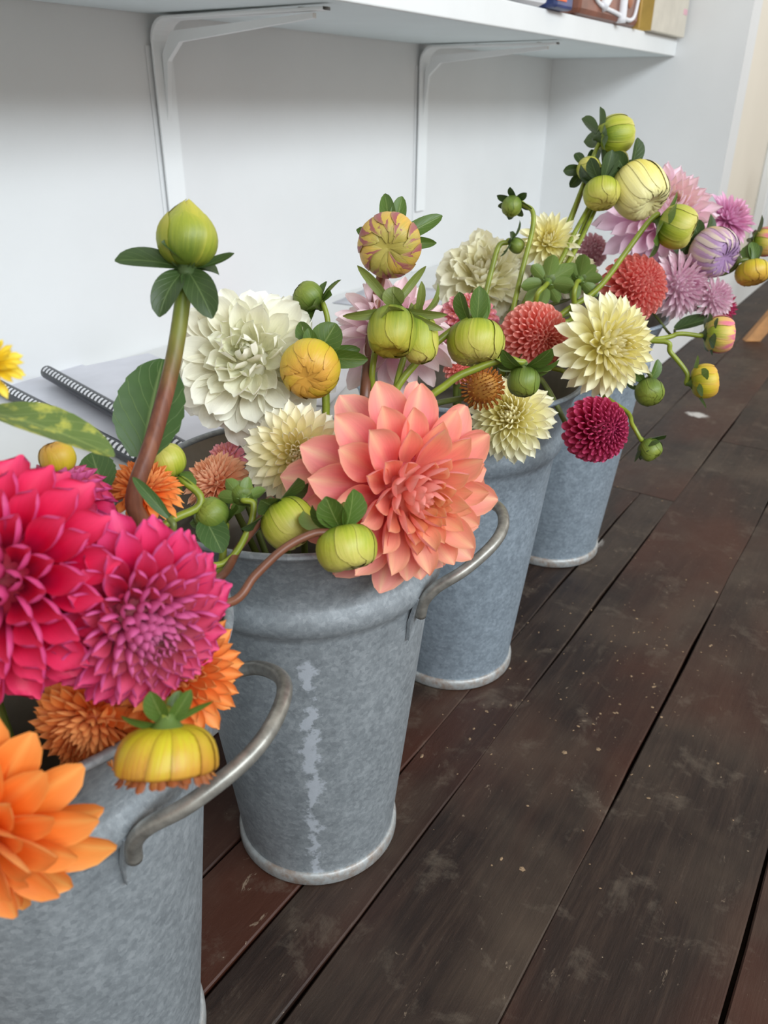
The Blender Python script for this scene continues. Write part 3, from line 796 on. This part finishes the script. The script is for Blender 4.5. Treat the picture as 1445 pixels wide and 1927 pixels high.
#FLOWERS
# ---------------------------------------------------------------- flowers
P = {}
P['magenta'] = petal_mat('magenta_petal', 'A0003C', 'DE0A46', 'F54878', '8C4A4C', 'C94A88', None, 0, .32)
P['magenta_purple'] = petal_mat('magenta_purple_petal', 'A6044A', 'DA0C52', 'F0508C', 'C9A6A0', 'CC5A9C', None, 0, .32)
P['orange'] = petal_mat('orange_petal', 'E2501A', 'F57E22', 'FBA050', 'BE4420', 'F2AA66', 'FFC870', .5, .34)
P['orange_deep'] = petal_mat('deep_orange_petal', 'E65E24', 'F98A3C', 'FCA85C', 'B8421E', 'F6AC68', 'FFBC66', .4, .34)
P['coral'] = petal_mat('coral_petal', 'DA3A6C', 'F27E8E', 'F9AC9E', 'F9CC8E', 'F2969E', 'FCD8AE', .7, .38)
P['white'] = petal_mat('white_petal', 'F0EBCB', 'FAF6E8', 'FCFAF3', 'E9ECC0', 'F8F4E8', None, 0, .32)
P['cream'] = petal_mat('cream_petal', 'EFE6A6', 'F9F5D6', 'FBF9EA', 'F0DD88', 'F7F2DA', None, 0, .34)
P['butter'] = petal_mat('butter_yellow_petal', 'EBDF82', 'F8F4C2', 'FBF9E2', 'F0E17C', 'F5F0CE', None, 0, .3)
P['pale_cream'] = petal_mat('pale_cream_petal', 'E6DFA8', 'F4F0D2', 'F7F4E2', 'EDE6B0', 'F0EBD2', None, 0, .3)
P['pale_pink'] = petal_mat('pale_pink_petal', 'E6A8CA', 'F5D4E0', 'FBEAE8', 'EFC8D2', 'F7DEE4', None, 0, .36)
P['peach'] = petal_mat('peach_petal', 'EA9468', 'F6B48A', 'FACBA8', 'F0A878', 'F8C4A0', None, 0, .34)
P['salmon'] = petal_mat('salmon_petal', 'DE776A', 'F39D90', 'F9B8AA', 'EE8478', 'F5A69C', None, 0, .34)
P['coral_red'] = petal_mat('coral_red_petal', 'D45C5C', 'EC8580', 'F6A69A', 'EA7E7A', 'F29C94', None, 0, .34)
P['rose'] = petal_mat('rose_pink_petal', 'E0786C', 'EE98AA', 'F4B2C6', 'F2AC7C', 'EAA2BA', None, 0, .3)
P['crimson'] = petal_mat('crimson_petal', '98103E', 'C82A5A', 'E25A84', '8C1648', 'CE4A76', None, 0, .28)
P['lilac'] = petal_mat('lilac_pink_petal', 'EAB4D2', 'F3CEE4', 'F8E0EE', 'F5DAC0', 'F0D0E6', None, 0, .36)
P['lilac_deep'] = petal_mat('deep_lilac_petal', 'DA8ABA', 'E8AACF', 'F2C6E0', 'E8AEC4', 'E4AED4', None, 0, .34)
P['blush'] = petal_mat('blush_petal', 'E0B6CC', 'EFD0DC', 'F6E4E8', 'E2AECA', 'EED4E0', None, 0, .34)
P['dusty'] = petal_mat('dusty_pink_petal', 'D49CA8', 'E2B8C0', 'EACACE', 'DAAAB2', 'E0B8C0', None, 0, .3)
P['rust'] = petal_mat('rust_petal', 'C88A3A', 'C8702C', 'B8481E', 'E0C468', 'C2662C', 'E0B04C', .5, .2)
P['yellow'] = petal_mat('yellow_petal', 'E0B818', 'F0D030', 'F5E060', 'E0C030', 'F0D848', None, 0, .3)
G1, G2, G3, G4 = ('dahlias in the %s bucket' % q for q in ('nearest', 'second', 'third', 'farthest'))

# nearest bucket
dahlia('large magenta dahlia cut by the left edge, beneath the mottled leaf', 4, 1092, .325, 250, (-.10, .0, 1), 'semi', P['magenta'], 0, 1, group=G1, hi=True, tweak=dict(N=125), cpow=3.2)
dahlia('magenta dahlia with a pale closed eye, in front of the tall red stem', 255, 1156, .345, 200, (.58, -.32, .76), 'semi', P['magenta_purple'], 0, 2, group=G1, hi=True, tweak=dict(N=170, W=(.035, .215), L=(.12, .62), bend=(-1.1, .25)), cpow=2.6)
dahlia('big orange dahlia cut by the left edge below the magenta ones', -48, 1556, .300, 246, (.10, -.40, .9), 'big', P['orange'], 0, 3, group=G1, hi=True, tweak=dict(N=92, e=.5, W=(.05, .235)), cpow=2.0)
dahlia('orange dahlia beside the loop handle, facing right over the rim', 322, 1262, .372, 152, (.62, .16, .72), 'deco', P['orange_deep'], 0, 4, group=G1, hi=True, tweak=dict(N=105, W=(.05, .16), wav=.16), cpow=2.2)
dahlia('orange dahlia mostly hidden beneath the magenta one, petals over the rim', 178, 1350, .365, 128, (-.15, -.4, .8), 'deco', P['orange_deep'], 0, 5, group=G1)
dahlia('small orange dahlia behind the foot of the tall red stem', 270, 925, .445, 80, (.15, .75, .45), 'deco', P['orange_deep'], 0, 6, group=G1)
dahlia('magenta dahlia behind the others, one long petal reaching the red stem', 110, 950, .415, 112, (-.1, .8, .3), 'semi', P['magenta_purple'], 0, 7, group=G1)
dahlia('blurred yellow dahlia at the left edge in front of the booklet', -26, 688, .30, 72, (.4, .3, .8), 'deco', P['yellow'], 0, 8, group=G1, tweak=dict(N=60), stem=[at(-150, 760, .33), at(-180, 900, .36)])
# second bucket
dahlia('large white ruffled dahlia behind the round leaf', 474, 682, .600, 152, (.02, .06, 1), 'ruffle', P['white'], 1, 11, group=G2, hi=True, cmax=.7)
dahlia('cream dahlia with a tight yellow eye, tucked behind the coral one', 560, 858, .545, 112, (.06, .02, 1), 'deco', P['cream'], 1, 12, group=G2, hi=True, tweak=dict(N=118, L=(.16, .72)), cpow=1.1)
dahlia('huge coral pink dahlia hanging over the rim of the stained bucket', 754, 920, .500, 208, (.50, -.26, .83), 'big', P['coral'], 1, 13, group=G2, hi=True, tweak=dict(N=104, W=(.032, .26), L=(.13, .76), e=.70, core=.31, th=116), cpow=1.5)
dahlia('pale pink dahlia behind the drooping green buds', 738, 632, .645, 128, (.1, .45, .75), 'spiky', P['pale_pink'], 1, 14, group=G2, hi=True, tweak=dict(W=(.05, .185), N=92, e=.6))
dahlia('peach dahlia low against the inside of the stained bucket', 408, 910, .585, 72, (-.35, .5, .55), 'deco', P['peach'], 1, 15, group=G2)
dahlia('rose pink dahlia peeping out below the white ruffled one', 428, 868, .625, 46, (-.2, .4, .6), 'semi', P['rose'], 1, 16, group=G2, tweak=dict(N=70))
dahlia('rust orange half-open dahlia above the cream one in the third bucket', 908, 730, .665, 45, (.1, -.02, 1), 'ball', P['rust'], 1, 17, group=G2, tweak=dict(N=120, core=.66, L=(.22, .36), W=(.05, .12), bend=(-.8, -.5), th=135, e=.8), cpow=1.0)
# third bucket
dahlia('pale cream dahlia at the back of the third bucket against the wall', 912, 533, .93, 98, (-.2, .3, .9), 'ruffle', P['pale_cream'], 2, 21, group=G3, cmax=.5)
dahlia('pale yellow dahlia with pointed petals standing up behind the bent stems', 1030, 458, .90, 66, (-.08, .15, .95), 'spiky', P['butter'], 2, 22, group=G3, tweak=dict(N=90))
dahlia('small pale cream dahlia hidden behind the two dark green calyxes', 1085, 520, .91, 46, (.1, .5, .7), 'ruffle', P['pale_cream'], 2, 23, group=G3, cmax=.5)
dahlia('salmon pompon dahlia next to the big yellow one', 1005, 635, .785, 69, (.28, -.25, .9), 'ball', P['salmon'], 2, 24, group=G3, hi=True)
dahlia('big butter yellow dahlia on the right side of the third bucket', 1138, 650, .735, 106, (.38, -.14, .9), 'deco', P['butter'], 2, 25, group=G3, hi=True, tweak=dict(N=128, L=(.2, .74)), cpow=1.5)
dahlia('coral red pompon dahlia behind the big yellow one', 1193, 541, .87, 66, (.4, .1, .9), 'ball', P['coral_red'], 2, 26, group=G3)
dahlia('rose pink pompon dahlia behind the plump green bud', 880, 612, .815, 64, (.1, .3, .9), 'ball', P['rose'], 2, 27, group=G3)
dahlia('cream dahlia hanging over the rim of the third bucket', 962, 786, .725, 88, (-.32, .12, .9), 'deco', P['butter'], 2, 28, group=G3, hi=True)
dahlia('crimson pompon dahlia hanging below the big yellow one', 1122, 808, .725, 66, (.42, -.12, .85), 'ball', P['crimson'], 2, 29, group=G3, hi=True)
dahlia('little orange dahlia beneath the plump green bud', 864, 692, .76, 32, (.1, .2, .9), 'ball', P['salmon'], 2, 30, group=G3, tweak=dict(N=90))
# farthest bucket
dahlia('large lilac pink dahlia behind the pale yellow bud', 1240, 418, 1.06, 116, (.12, .26, .95), 'deco', P['lilac'], 3, 41, group=G4, tweak=dict(N=120, L=(.24, .78), W=(.05, .19), e=.62, b=(1.9, .7)))
dahlia('deep lilac pink dahlia at the far right of the blooms', 1368, 416, 1.13, 57, (.35, .3, .8), 'spiky', P['lilac_deep'], 3, 42, group=G4)
dahlia('dusty pink pompon dahlia left of the large lilac one', 1110, 472, 1.15, 36, (.2, .2, .9), 'ball', P['dusty'], 3, 43, group=G4, tweak=dict(N=90))
dahlia('blush pink dahlia behind the coral red pompon', 1276, 537, 1.0, 68, (.42, -.16, .85), 'semi', P['blush'], 3, 44, group=G4, tweak=dict(N=140, W=(.05, .14)))
dahlia('smaller blush dahlia above the bud with the pink tip', 1342, 561, 1.0, 45, (.3, .1, .9), 'semi', P['blush'], 3, 45, group=G4, tweak=dict(N=110, W=(.05, .15)))
dahlia('dark magenta dahlia peeping out behind the smaller blush one', 1358, 582, 1.06, 38, (.7, -.2, .5), 'spiky', P['crimson'], 3, 46, group=G4, tweak=dict(N=60))

# ---------------------------------------------------------------- buds
Bm = {}
Bm['green'] = bud_mat('green_bud', '5A6E22', '8A9430', 'B4AC40')
Bm['lime'] = bud_mat('lime_bud', '6E8420', 'A2A834', 'C4BA62')
Bm['yellow'] = bud_mat('yellow_bud', '96961E', 'C4AE2C', 'CE9C42')
Bm['amber'] = bud_mat('amber_bud', 'BDB020', 'BC8A30', '8A4A22')
Bm['purple'] = bud_mat('yellow_bud_purple_marks', 'B8A42C', 'D6A84C', 'A89A4A', '8E2A5C')
Bm['pale'] = bud_mat('pale_yellow_bud', 'D2C24C', 'E6DC8C', 'DFD79C')
Bm['lav'] = bud_mat('lavender_bud', 'C8B05C', 'B993AE', '9C7BA4', 'D8C8B0')
Bm['pinktip'] = bud_mat('yellow_bud_pink_tip', '8FA02C', 'D3B45A', 'D98C7C', 'D0608A')
Bm['dark'] = bud_mat('dark_green_bud', '46591F', '63782E', '7E8A36')
U1, U2, U3, U4 = ('dahlia buds in the %s bucket' % q for q in ('nearest', 'second', 'third', 'farthest'))

tall = bud('tall pointed green bud on a thick red-brown stem', 352, 452, .42, 52, (.05, 1, .1), Bm['green'], 0, [(345, 560), (326, 680), (290, 820), (252, 940)], 1.0, 5, .07, -.45, .86, (6, 112, 1.2, 1.9, .55), 'sepal_dark', .0040, 'stem_tall', group=U1, roll=.4, bracts=[(-2.3, .15, .5, .48, .5), (1.65, .45, .1, .22, -.5), (-.75, -1.75, .7, .50, 1.1), (1.0, -1.8, .6, .55, .9), (-1.0, .5, -.6, .4, .4), (.9, .1, -.9, .45, 1.0), (.35, .75, .95, .34, .8)])
add_leaf(tall, at(266, 862, .436), at(306, 676, .45), .0195, cv(.1, .15, 1), M['leaf'], .3, .22, .07, 'leaf', 5)
bud('yellow-green bud with spread bracts right of the red stem', 314, 868, .47, 32, (-.35, .85, .2), Bm['lime'], 0, [(345, 905), (376, 950)], 1.0, 7, .1, .1, .75, (5, 110, .8, 1.1, .3), group=U1)
bud('plump amber bud nodding over the handle of the nearest bucket', 314, 1440, .315, 84, (.02, -1, .10), Bm['amber'], 0, [(318, 1362, .325), (300, 1310, .36)], .85, 13, .14, .12, .50, (5, 150, .9, .85, .26), 'sepal', .0030, group=U1, inner=False, roll=.5, flat=.22, fringe=(26, .93, .34, 1.02), bracts=[(-.85, .25, .2, .16, .4), (-.25, .75, .3, .26, .3), (.5, .75, .1, .18, .3), (.95, .55, .1, .10, -.5), (.15, .6, -.4, .2, .2)])
bud('small yellow bud behind the magenta bloom below the mottled leaf', 108, 862, .41, 30, (-.1, .6, .3), Bm['yellow'], 0, [(120, 900)], 1.0, 8, .1, .1, .75, (5, 110, .7, .9, .35), group=U1)
d1 = bud('small green bud above a toothed leaf, nearest the round leaf', 398, 968, .475, 30, (-.4, .35, .5), Bm['dark'], 0, [(420, 1010), (405, 1075)], 1.0, 6, .08, .0, .75, (6, 75, -.4, 1.35, .42), group=U1)
add_leaf(d1, at(385, 975, .47), at(418, 1040, .462), .0095, cv(.3, .5, 1), M['leaf'], .3, .2, .05, 'leaf', 6)
bud('green bud turned away on an upright light green stem', 455, 928, .475, 22, (-.25, .45, -.75), Bm['dark'], 0, [(477, 950, .468), (466, 1000, .466), (418, 1062, .455)], 1.0, 6, .08, .0, .75, (6, 70, -.3, 1.5, .5), 'sepal', .0018, group=U1)
bud('green bud with yellow underside, middle of three below the cream dahlia', 543, 985, .465, 46, (.5, -.6, .15), Bm['lime'], 0, [(492, 975), (450, 1030), (408, 1090, .44)], 1.0, 7, .12, .1, .7, (6, 85, .3, 1.45, .45), 'sepal_dark', .0022, 'stem_red', group=U1)
bud('plump green bud at the end of the arched brown stem', 652, 1032, .435, 51, (.22, -.95, .15), Bm['lime'], 0, [(628, 1000, .432), (590, 1004, .43), (535, 1032, .425), (480, 1083, .42), (430, 1135, .415)], .85, 7, .14, .2, .65, (6, 120, .5, 1.2, .46), 'sepal', .0021, 'stem_red', group=U1, roll=.3)
# second bucket
bud('round yellow bud with purple streaks, highest in the second bucket', 733, 462, .60, 53, (-.10, -.42, .88), Bm['purple'], 1, [(722, 500, .625), (702, 600, .625), (687, 735, .60)], .95, 10, .13, .25, .7, (7, 92, .2, 1.15, .32), 'sepal', .0036, 'stem_red', group=U2, inner=False, roll=.25, bracts=[(-.25, 1.75, -.2, .30, .3), (.35, 1.65, -.2, .30, .2), (1.75, 1.0, -.2, .30, .3), (1.5, .0, -.1, .22, -.6), (-1.2, .45, -.1, .24, .2), (-.75, 1.0, -.6, .2, 0)])
bud('drooping spent green bud with long curled bracts', 738, 625, .565, 42, (-.05, -1, .25), Bm['green'], 1, [(742, 565, .575), (720, 600, .60), (700, 700, .60)], 1.15, 6, .12, .3, .7, (8, 98, -1.0, 1.9, .2), 'sepal_olive', .0022, group=U2, bracts=[(-1.5, 1.75, .3, .24, -.9), (1.35, 1.75, .2, .20, -.9), (-2.1, -.45, .5, .24, .9), (2.25, -.35, .3, .22, .9), (2.1, -1.0, .4, .22, .6), (.1, -1.25, 1.1, .55, .7), (.0, .75, .4, .5, .9), (-.8, -1.0, .7, .35, .8)])
bud('long yellow-green bud hanging beside the spent green one', 788, 635, .575, 33, (.12, -1, .1), Bm['lime'], 1, [(790, 580, .59), (770, 640, .61), (745, 730, .60)], 1.45, 5, .10, .0, .6, (6, 100, .9, 1.6, .22), 'sepal_olive', .0022, group=U2)
bud('small green bud turned sideways above the white dahlia', 580, 558, .595, 26, (-.55, .45, .3), Bm['dark'], 1, [(606, 568), (617, 610), (612, 690)], 1.0, 6, .08, .0, .75, (8, 80, .1, 1.6, .52), 'sepal', .0019, group=U2)
bud('plump yellow bud between the white and pale pink dahlias', 584, 694, .56, 50, (-.12, -.55, .75), Bm['yellow'], 1, [(600, 665, .60), (612, 760, .60)], .95, 10, .13, .2, .72, (5, 100, .2, 1.35, .42), 'sepal', .0022, group=U2, inner=False, roll=1.1, bracts=[(-.55, 1.25, .1, .38, .5), (-.2, .9, .5, .30, .6), (.75, 1.15, .3, .62, .5), (1.9, -.1, .2, .36, .5), (1.6, .35, -.2, .3, .4)])
bud('plump lime green bud on the stem arching from the pale pink dahlia', 895, 645, .60, 49, (.02, -1, .16), Bm['lime'], 1, [(888, 598), (850, 622), (800, 665), (745, 735)], .82, 9, .10, .12, .62, (6, 155, .4, 1.0, .28), 'sepal', .0025, group=U2, inner=False, fringe=(14, .46, .34, 1.55))
bud('small green bud with long striped bracts on the arched green stem', 985, 718, .60, 28, (-.05, -1, .15), Bm['dark'], 1, [(978, 682), (950, 676), (900, 692), (842, 722)], 1.0, 6, .08, .0, .75, (7, 80, .9, 2.1, .42), 'sepal', .0026, group=U2)
# third bucket
bud('tiny green bud hooked over on a thin bent stem', 963, 388, .85, 17, (-.35, -.6, .3), Bm['dark'], 2, [(985, 385), (1002, 398), (1001, 435), (982, 510), (964, 590)], 1.1, 6, .1, .0, .75, (7, 60, .4, 1.5, .4), 'sepal_dark', .0024, 'stem', group=U3)
bud('tiny dark bud on the lower bent stem before the pale cream dahlia', 972, 462, .86, 13, (.7, -.4, -.1), Bm['dark'], 2, [(955, 456), (938, 464), (922, 520), (908, 582)], 1.1, 6, .1, .0, .75, (6, 80, .6, 2.2, .5), 'sepal_dark', .0026, 'stem', group=U3)
bud('green calyx seen from behind above the salmon pompon', 1030, 527, .84, 22, (.15, .4, -.7), Bm['dark'], 2, [(1024, 540, .815), (1010, 556, .81), (1004, 600, .83)], .9, 6, .1, .0, .75, (8, 88, .2, 1.6, .5), 'sepal', .0024, 'stem', group=U3)
bud('green calyx seen from behind above the big yellow dahlia', 1092, 523, .85, 20, (.25, .4, -.7), Bm['dark'], 2, [(1085, 532, .83), (1080, 552, .825), (1075, 600, .84)], .9, 6, .1, .0, .75, (8, 88, .2, 1.6, .5), 'sepal', .0024, 'stem', group=U3)
bud('yellow-green bud at the very top of the blooms', 1158, 254, .90, 32, (.85, .15, -.05), Bm['lime'], 2, [(1132, 258), (1118, 290), (1085, 380), (1052, 455)], 1.05, 8, .12, .1, .7, (7, 92, .4, 1.1, .36), 'sepal_dark', .0022, 'stem', group=U3)
bud('small yellow-green bud at the left of the top cluster', 1108, 318, .90, 20, (.1, -.3, .6), Bm['lime'], 2, [(1104, 330, .92), (1082, 395, .91), (1050, 470)], 1.1, 7, .1, .1, .7, (6, 100, .4, 1.5, .45), 'sepal_dark', .0022, 'stem', group=U3)
bud('round lime green bud at the foot of the top cluster', 1132, 364, .875, 31, (.0, -1, .25), Bm['lime'], 2, [(1128, 330, .89), (1112, 380, .90), (1080, 440, .89), (1050, 500, .88)], .85, 8, .09, .1, .65, (7, 125, .5, 1.25, .40), 'sepal_dark', .0023, 'stem', group=U3)
bud('small bud wrapped in green bracts within the top cluster', 1162, 303, .905, 18, (-.2, .5, .5), Bm['lime'], 2, [(1150, 325, .92), (1122, 390, .91), (1066, 500, .89)], 1.1, 7, .1, .1, .7, (7, 80, .2, 1.7, .5), 'sepal_dark', .0022, 'stem', group=U3)
bud('fat pale yellow wrinkled bud overlapping the large lilac dahlia', 1203, 358, .885, 45, (.42, -.75, .3), Bm['pale'], 2, [(1172, 318, .90), (1140, 345, .915), (1100, 420, .91), (1062, 505, .89)], 1.08, 13, .15, .35, .62, (6, 110, .4, .9, .34), 'sepal_dark', .0022, 'stem', group=U3, fringe=(20, .62, .35, 1.45))
bud('yellow-green bud on a long slanting stem over the coral red pompon', 1274, 427, .84, 36, (.75, -.35, .25), Bm['lime'], 2, [(1238, 403), (1218, 420), (1175, 478), (1122, 546)], .95, 8, .12, .2, .65, (6, 75, .3, 1.3, .42), 'sepal', .0026, 'stem', group=U3)
bud('dark green bud under the right edge of the big yellow dahlia', 1222, 738, .75, 25, (.1, -.75, .5), Bm['dark'], 2, [(1224, 708), (1212, 695), (1190, 690, .76)], .9, 6, .06, .0, .65, (4, 110, .5, 1.3, .34), 'sepal', .0018, 'stem_dark', group=U3)
bud('yellow bud pointing right on the stem below the pink-tipped one', 1326, 717, .78, 29, (.92, .1, .2), Bm['yellow'], 2, [(1292, 702), (1262, 664), (1236, 642)], .85, 9, .12, .25, .6, (6, 78, -.2, 1.2, .36), 'sepal', .0022, 'stem', group=U3)
bud('yellow bud with a pink tip pointing right across the boards', 1354, 629, .86, 31, (.95, .0, .12), Bm['pinktip'], 2, [(1318, 632), (1278, 628), (1236, 638)], .85, 9, .13, .35, .58, (6, 85, -.3, .95, .36), 'sepal_dark', .0023, 'stem', group=U3)
bud('small green bud low on the right beside the crimson pompon', 1223, 846, .735, 20, (.45, -.75, .3), Bm['dark'], 2, [(1206, 828), (1190, 800), (1165, 765, .75)], 1.0, 6, .1, .2, .65, (7, 60, -.4, 1.5, .48), 'sepal_dark', .0019, 'stem', group=U3)
# farthest bucket
bud('half-open lavender bud under the deep lilac dahlia', 1343, 474, .99, 40, (.45, -.55, .6), Bm['lav'], 3, [(1318, 450, 1.02), (1310, 500, 1.05)], .95, 13, .14, .3, .62, (6, 95, .3, .9, .34), 'sepal_dark', .0024, 'stem', group=U4, fringe=(18, .62, .5, 1.35))
bud('squat yellow-green bud at the right edge above the boards', 1416, 513, 1.0, 28, (.05, -1, .15), Bm['yellow'], 3, [(1412, 488), (1390, 492), (1360, 515, 1.02)], .75, 9, .1, .1, .6, (5, 150, .4, 1.0, .3), 'sepal', .0026, 'stem_dark', group=U4)
bud('dusky pink bud cut by the right edge of the photograph', 1440, 455, 1.05, 24, (.8, -.2, .3), Bm['pinktip'], 3, [(1412, 458), (1390, 480), (1360, 510, 1.06)], .95, 8, .12, .2, .65, (7, 85, .2, 1.5, .45), 'sepal_dark', .0024, 'stem_dark', group=U4)

# loose leaves with stalks of their own
def leaf_thing(label, p0, p1, W, normal, mat, bi, path, bend=.3, cup=.25, tooth=.05, seed=1):
    root = empty('dahlia_leaf', p0, label, 'leaf')
    add_leaf(root, p0, p1, W, normal, mat, bend, cup, tooth, 'leaf_blade', seed)
    stem_to(root, [p0] + path, bi, .0016, M['stem_dark'], name='leaf_stalk')
leaf_thing('large mottled yellow-green leaf above the magenta dahlias', at(-22, 775, .34), at(214, 858, .345), .0115, cv(.1, .75, .55), M['leaf_spot'], 0, [at(-70, 800, .36), at(-120, 900, .38)], .35, .35, .03)
leaf_thing('dark toothed leaf between the magenta bloom and the red stem', at(196, 925, .43), at(172, 852, .44), .0105, cv(.1, .3, 1), M['leaf'], 0, [at(205, 950, .43)], .2, .2, .08)
leaf_thing('slim pointed leaf in front of the foot of the red stem', at(318, 975, .40), at(250, 898, .40), .0032, cv(-.2, .5, .8), M['leaf'], 0, [at(325, 1000, .40)], .3, .3, .0)
leaf_thing('dark green leaf under the blush dahlias of the farthest bucket', at(1270, 620, 1.0), at(1345, 598, 1.0), .012, cv(.1, .7, .7), M['sepal_dark'], 3, [at(1262, 630, 1.02)], .3, .3, .0)
